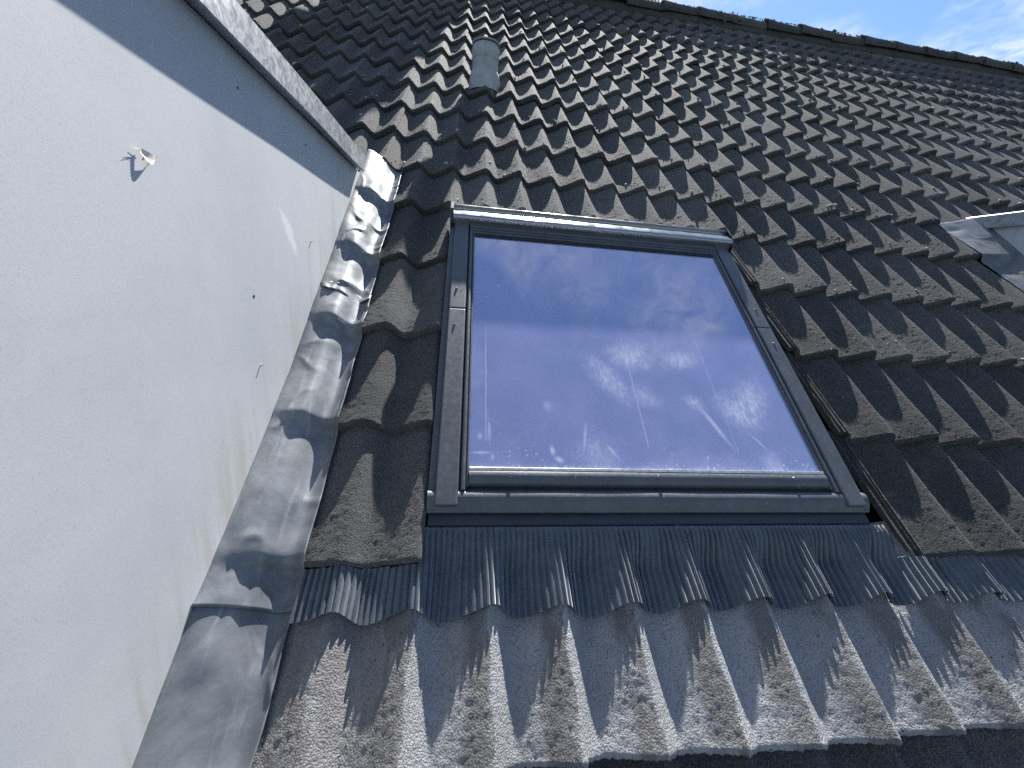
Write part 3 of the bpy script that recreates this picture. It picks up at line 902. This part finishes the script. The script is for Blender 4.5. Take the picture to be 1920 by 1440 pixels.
def dormer(xw, sgn, label, seed):
    # sgn = +1 : the cheek faces +x and the dormer lies to its left
    D = empty('dormer', (xw - sgn * 1.2, YF, roof_z(YF)))
    D.matrix_world = Matrix.Translation(D.location)
    inv = D.matrix_world.inverted()
    tag(D, label, 'dormer')
    def fix(o): o.matrix_parent_inverse = inv; return o
    xi = xw - sgn * 0.05
    xo = xw - sgn * 2.4
    ex = 0.11 if sgn < 0 else 0.035
    poly = [(yend + ex, zc_ + 0.0), (yend + ex, roof_z(yend + ex, -0.09)), (YF, roof_z(YF, -0.09)), (YF, zc_)]
    fix(prism('cheek_panel', poly, min(xw, xi), max(xw, xi), MT_BOARD, D))
    fix(prism('cheek_panel', poly, min(xo, xo + sgn * 0.05), max(xo, xo + sgn * 0.05), MT_BOARD, D))
    xa, xb = sorted((xi, xo + sgn * 0.05))
    # front wall round a wide window
    zs = roof_z(YF, 0.0)
    def bx(name, x0, x1, y0, y1, z0, z1, mt, bev=0.0, par=None): return fix(box(name, x0, x1, y0, y1, z0, z1, mt, D, bev))
    bx('front_wall', xa, xb, YF, YF + 0.08, zs - 0.2, zs + 0.55, MT_BOARD)
    bx('front_wall', xa, xb, YF, YF + 0.08, zc_ - 0.16, zc_, MT_BOARD)
    for a, b in ((xa, xa + 0.2), (xb - 0.2, xb)): bx('front_wall', a, b, YF, YF + 0.08, zs + 0.55, zc_ - 0.16, MT_BOARD)
    bx('window_pane', xa + 0.26, xb - 0.26, YF + 0.045, YF + 0.055, zs + 0.61, zc_ - 0.22, MT_ROOM)
    for a, b, c, d in ((xa + 0.2, xb - 0.2, zs + 0.55, zs + 0.61), (xa + 0.2, xb - 0.2, zc_ - 0.22, zc_ - 0.16), (xa + 0.2, xa + 0.26, zs + 0.61, zc_ - 0.22), (xb - 0.26, xb - 0.2, zs + 0.61, zc_ - 0.22), ((xa + xb) / 2 - 0.03, (xa + xb) / 2 + 0.03, zs + 0.61, zc_ - 0.22)):
        bx('window_frame', a, b, YF + 0.02, YF + 0.075, c, d, MT_LINING, 0.004)
    xa2, xb2 = sorted((xw - sgn * 0.01, xo + sgn * 0.01))
    ye = yend + 0.02
    fix(prism('flat_roof', [(YF + 0.005, zc_ + 0.002), (yend + 0.03, zc_ + 0.002), (yend + 0.10, zc_ + 0.045), (YF + 0.005, zc_ + 0.045)], xa2, xb2, MT_UNDER, D))
    # coping : folded metal edge, the end cut to the slope of the tiles
    def coping(x_wall, s):
        oh = 0.027
        o1 = x_wall + s * oh
        sec = [(x_wall - s * 0.05, 0.046), (x_wall - s * 0.05, 0.052), (o1 - s * 0.004, 0.064), (o1, 0.060), (o1, 0.0), (o1 - s * 0.0012, -0.003), (o1 - s * 0.004, -0.003), (o1 - s * 0.0042, 0.0015), (x_wall - s * 0.006, 0.004), (x_wall - s * 0.006, 0.046)]
        n = len(sec); vs_ = []; fs = []
        ys = np.linspace(YF - 0.03, yend + (0.12 if sgn < 0 else 0.0), 24)
        for q, y in enumerate(ys):
            last = (q == len(ys) - 1)
            for (x_, z_) in sec:
                yy = y + (0.52 * z_ if last else 0)
                dz = 0.0012 * math.sin(y * 9 + x_ * 50)
                vs_.append((x_, yy, zc_ + z_ + dz))
        for q in range(len(ys) - 1):
            for i in range(n):
                j = (i + 1) % n
                fs.append((q * n + i, q * n + j, (q + 1) * n + j, (q + 1) * n + i))
        fs.append(tuple(range(n - 1, -1, -1))); fs.append(tuple((len(ys) - 1) * n + i for i in range(n)))
        me = mesh_np('coping', vs_, fs); bm = bmesh.new(); bm.from_mesh(me); bmesh.ops.recalc_face_normals(bm, faces=bm.faces); bm.to_mesh(me); bm.free()
        fix(link('coping', me, MT_ZINC, D))
    coping(xw, sgn); coping(xo, -sgn)
    bx('coping', min(xw, xo) + 0.002, max(xw, xo) - 0.002, YF - 0.03, YF + 0.0, zc_ - 0.001, zc_ + 0.06, MT_ZINC, 0.003)
    # lead, lapped downwards
    low = sgn < 0
    cuts = [(-1.75, -0.90, 0.0), (-0.93, -0.045, 0.002), (-0.077, 0.80, 0.004), (0.765, 1.645, 0.006)]
    for q, (a, b, l) in enumerate(cuts):
        lead_sheet(D, xw, sgn, a, b, l, seed + q, 0.214 if low else 0.137, low)
    return D
NEAR = dormer(-0.215, 1, 'dormer with large pale grey cheek wall and galvanised coping', 40)
DV = 1.523
zc_ = W(0, DV, DWt).z
yend = W(0, DV, DWt).y
FAR = dormer(2.920, -1, 'distant dormer corner with metal coping at the far side of the tiles', 60)

# fixings left in the near cheek
NI = NEAR.matrix_world.inverted()
def wall_pt(v, w): return W(-0.215, v, w)
for (v, w, ln, r, mt) in ((0.375, 0.134, 0.005, 0.0028, MT_TRIM), (0.811, 0.143, 0.004, 0.003, MT_TRIM), (0.719, 0.535, 0.002, 0.0035, MT_SCREW), (0.964, 0.332, 0.003, 0.003, MT_SCREW), (1.187, 0.151, 0.003, 0.003, MT_SCREW)):
    p = wall_pt(v, w)
    o = cyl('nail', p - Vector((0.01, 0, 0)), p + Vector((ln, 0, 0)), r * 0.6, r * 0.6, mt, NEAR, 10); o.matrix_parent_inverse = NI
    if ln > 0.0035:
        o2 = cyl('nail_head', p + Vector((ln, 0, 0)), p + Vector((ln + 0.0014, 0, 0)), r, r, mt, o, 12)
        o2.matrix_parent_inverse = NI
p = wall_pt(0.469, 0.248)
o = cyl('nail_hole', p - Vector((0.004, 0, 0)), p + Vector((0.0006, 0, 0)), 0.0032, 0.0032, MT_RUBBER, NEAR, 12); o.matrix_parent_inverse = NI

# ------------------------------------------------------------------ roof vent
def vent():
    b = W(0.285, 2.80, 0.0)
    V = empty('vent_pipe', b)
    V.matrix_world = Matrix.Translation(b) @ Matrix.Diagonal((1, 1, 0.93, 1))
    tag(V, 'grey capped vent pipe standing among the upper tiles', 'vent pipe')
    def lathe(name, prof_, n=28, mat=MT_VENT, skew=0.0):
        vs_ = []; fs = []
        for (r, z) in prof_:
            for i in range(n):
                a = 2 * math.pi * i / n; vs_.append((r * math.cos(a), r * math.sin(a) + skew * z, z))
        for q in range(len(prof_) - 1):
            for i in range(n):
                j = (i + 1) % n; fs.append((q * n + i, q * n + j, (q + 1) * n + j, (q + 1) * n + i))
        fs.append(tuple(range(n - 1, -1, -1))); fs.append(tuple((len(prof_) - 1) * n + i for i in range(n)))
        me = mesh_np(name, vs_, fs); o = link(name, me, mat, V, True); me.set_sharp_from_angle(angle=math.radians(40)); return o
    lathe('pipe', [(0.080, -0.15), (0.080, 0.0), (0.078, 0.10)])
    lathe('cowl', [(0.074, 0.075), (0.082, 0.085), (0.083, 0.15), (0.078, 0.165), (0.060, 0.172)])
    lathe('cap', [(0.066, 0.1725), (0.084, 0.175), (0.085, 0.181), (0.070, 0.187), (0.03, 0.190)], mat=MT_VENT)
    lathe('collar', [(0.096, -0.10), (0.093, -0.02), (0.086, 0.015), (0.082, 0.02)])
vent()

# ------------------------------------------------------------------ chimney up at the ridge
def chimney():
    u0, u1 = -0.68, 0.205
    f = W(0, 5.06, 0)
    Cc = empty('chimney', (u0, f.y, f.z)); Cc.matrix_world = Matrix.Translation((u0, f.y, f.z))
    tag(Cc, 'chimney at the ridge whose broad shadow falls down the upper left tiles', 'chimney')
    M = Mat('chimney_brick', 0.9)
    br = M.t.nodes.new('ShaderNodeTexBrick')
    br.inputs['Scale'].default_value = 1; br.inputs['Brick Width'].default_value = 0.21; br.inputs['Row Height'].default_value = 0.0625; br.inputs['Mortar Size'].default_value = 0.006
    br.inputs['Color1'].default_value = (0.24, 0.10, 0.065, 1); br.inputs['Color2'].default_value = (0.17, 0.075, 0.055, 1); br.inputs['Mortar'].default_value = (0.3, 0.29, 0.27, 1)
    M.put(br.inputs['Vector'], M.mapv(M.ocoord(), (1, 1, 1), rot=(math.pi / 2, 0, 0)))
    M.color(br.outputs['Color'])
    w = u1 - u0
    box('stack', 0, w, 0, 0.62, -0.5, 1.22, M.m, Cc)
    box('chimney_cap', -0.05, w + 0.05, -0.05, 0.67, 1.222, 1.30, plain('concrete_cap', (0.32, 0.31, 0.29), 0.9), Cc, 0.008)
    for a in (0.25, 0.64): cyl('chimney_pot', (a, 0.31, 1.30), (a, 0.31, 1.52), 0.11, 0.095, plain('clay_pot', (0.35, 0.17, 0.1), 0.8), Cc, 20)
chimney()

# ------------------------------------------------------------------ lichen, moss and small litter
def lumps(name, pts, mat):
    V, F = [], []
    bm = bmesh.new(); bmesh.ops.create_icosphere(bm, subdivisions=1, radius=1)
    bv = np.array([v.co[:] for v in bm.verts]); bf = [tuple(v.index for v in f.verts) for f in bm.faces]; bm.free()
    off = 0
    rng = np.random.default_rng(5)
    for (x, y, z, r, fl) in pts:
        k = bv * (1 + rng.normal(size=(len(bv), 1)) * 0.22) * np.array([r * rng.uniform(0.7, 1.5), r * rng.uniform(0.7, 1.4), r * fl])
        V.append(k + np.array([x, y, z])); F += [tuple(a + off for a in f) for f in bf]; off += len(bv)
    me = mesh_np(name, np.concatenate(V), F)
    o = link(name, me, mat, None, True)
    return o
pts = []
rng = np.random.default_rng(21)
for i, v in enumerate(ROWS):
    if i < R0 + 2: dens = 0.12
    elif i < R0 + 5: dens = 0.55
    else: dens = 1.0
    for uu in np.arange(-2.4, 9.5, PITCH):
        if i < R0 + 4 and (uu < 0 or uu > 2.5): continue
        if i < R0 + 4 and 0.1 < uu < 1.35: continue
        for q in range(rng.poisson(2.4 * dens)):
            ph = rng.normal(-0.018, 0.035)
            s = abs(rng.normal(0, 0.05)) + 0.006
            if s > 0.28: continue
            u_ = uu + ph; v_ = v + s
            r = min(0.012, float(rng.lognormal(-5.55, 0.5)))
            pts.append((u_, v_, float(surf(u_, v_)) + r * 0.25, r, 0.65))
o = lumps('lichen_crumbs', pts, MT_MOSS); o.matrix_world = RM
tag(o, 'pale lichen and moss crumbs dotting the tile edges', 'lichen', kind='stuff')
pts = []
for x in np.arange(U0, U1 - 0.1, 0.012):
    for q in range(3):
        a = rng.uniform(0.1, math.pi - 0.1)
        a = abs(rng.normal(0, 0.75)) * (1 if rng.random() < 0.35 else -1) + math.pi / 2 + 0.25
        R_ = 0.104 + 0.010 * (((x - U0) % 0.415) < 0.05)
        r = float(rng.lognormal(-5.0, 0.4))
        pts.append((x + rng.normal() * 0.02, RIDGE.y + R_ * math.cos(a), RIDGE.z + 0.9 * R_ * math.sin(a), min(r, 0.032), 0.8))
o = lumps('ridge_moss', pts, MT_RIDGEMOSS)
tag(o, 'dark moss growing thickly over the ridge tiles', 'moss', kind='stuff')

def flake(name, label, cat, u, v, size, seed, mat=MT_FLAKE, bend=0.12):
    rng = np.random.default_rng(seed)
    n = 9
    V = [(0, 0, size * bend * 0.3)]; 
    for i in range(n):
        a = 2 * math.pi * i / n; r = size * rng.uniform(0.5, 1.1)
        V.append((r * math.cos(a), 0.55 * r * math.sin(a), size * bend * (math.cos(a) ** 2) * 0.8))
    V += [(x, y, z - 0.0008) for x, y, z in V]
    F = [(0, 1 + i, 1 + (i + 1) % n) for i in range(n)] + [(n + 1, n + 2 + (i + 1) % n, n + 2 + i) for i in range(n)]
    F += [(1 + i, n + 2 + i, n + 2 + (i + 1) % n, 1 + (i + 1) % n) for i in range(n)]
    o = link(name, mesh_np(name, V, F), mat, None)
    w = float(surf(u, v))
    o.matrix_world = RM @ Matrix.Translation((u, v, w + 0.003)) @ Matrix.Rotation(rng.uniform(0, 3), 4, 'Z')
    tag(o, label, cat)
flake('paper_scrap', 'white scrap lying on the tiles nearest the distant dormer', 'scrap', 2.48, 1.41, 0.011, 1)
flake('paper_scrap', 'white scrap caught on the metal beside the distant dormer', 'scrap', 2.715, 1.31, 0.014, 2)
flake('paper_scrap', 'pale scrap on the third course up, right of the skylight', 'scrap', 2.165, 0.775, 0.013, 3)

# downy feather caught on the cheek wall
def feather():
    p = wall_pt(0.407, 0.554)
    Fo = empty('feather', p); Fo.matrix_world = Matrix.Translation(p) @ Matrix.Diagonal((0.4, 0.8, 0.8, 1))
    tag(Fo, 'small cream feather stuck on the pale cheek wall', 'feather')
    rng = np.random.default_rng(9)
    V, F = [], []
    # cupped vane
    for i in range(9):
        t = i / 8
        wdt = 0.010 * math.sin(math.pi * (0.12 + 0.8 * t))
        y = -0.016 + 0.034 * t
        for k in (-1, -0.4, 0.2, 1):
            V.append((0.004 + 0.010 * (1 - abs(k) * 0.2) * math.sin(math.pi * t) + 0.003 * k * k, y + 0.004 * k, 0.010 * (t - 0.5) ** 2 * 4 - 0.004 + wdt * k * 0.8 + rng.normal() * 0.0008))
    for i in range(8):
        for k in range(3):
            a = i * 4 + k; F.append((a, a + 1, a + 5, a + 4))
    nV = len(V); V += [(x + 0.0006, y, z) for x, y, z in V]; F += [tuple(nV + a for a in reversed(f)) for f in F]
    link('vane', mesh_np('vane', V, F), MT_FEATHER, Fo, True)
    cyl('quill', (-0.004, 0.004, 0.006), (0.006, 0.002, 0.005), 0.0018, 0.0012, MT_SCREW, Fo, 8)
    for q in range(7):
        a = Vector((0.006, -0.014 + rng.normal() * 0.003, 0.004)); d = Vector((rng.uniform(-0.003, 0.006), rng.uniform(-0.02, -0.004), rng.uniform(-0.004, 0.018)))
        cyl('barb', a, a + d, 0.0006, 0.0002, MT_FEATHER, Fo, 5)
feather()
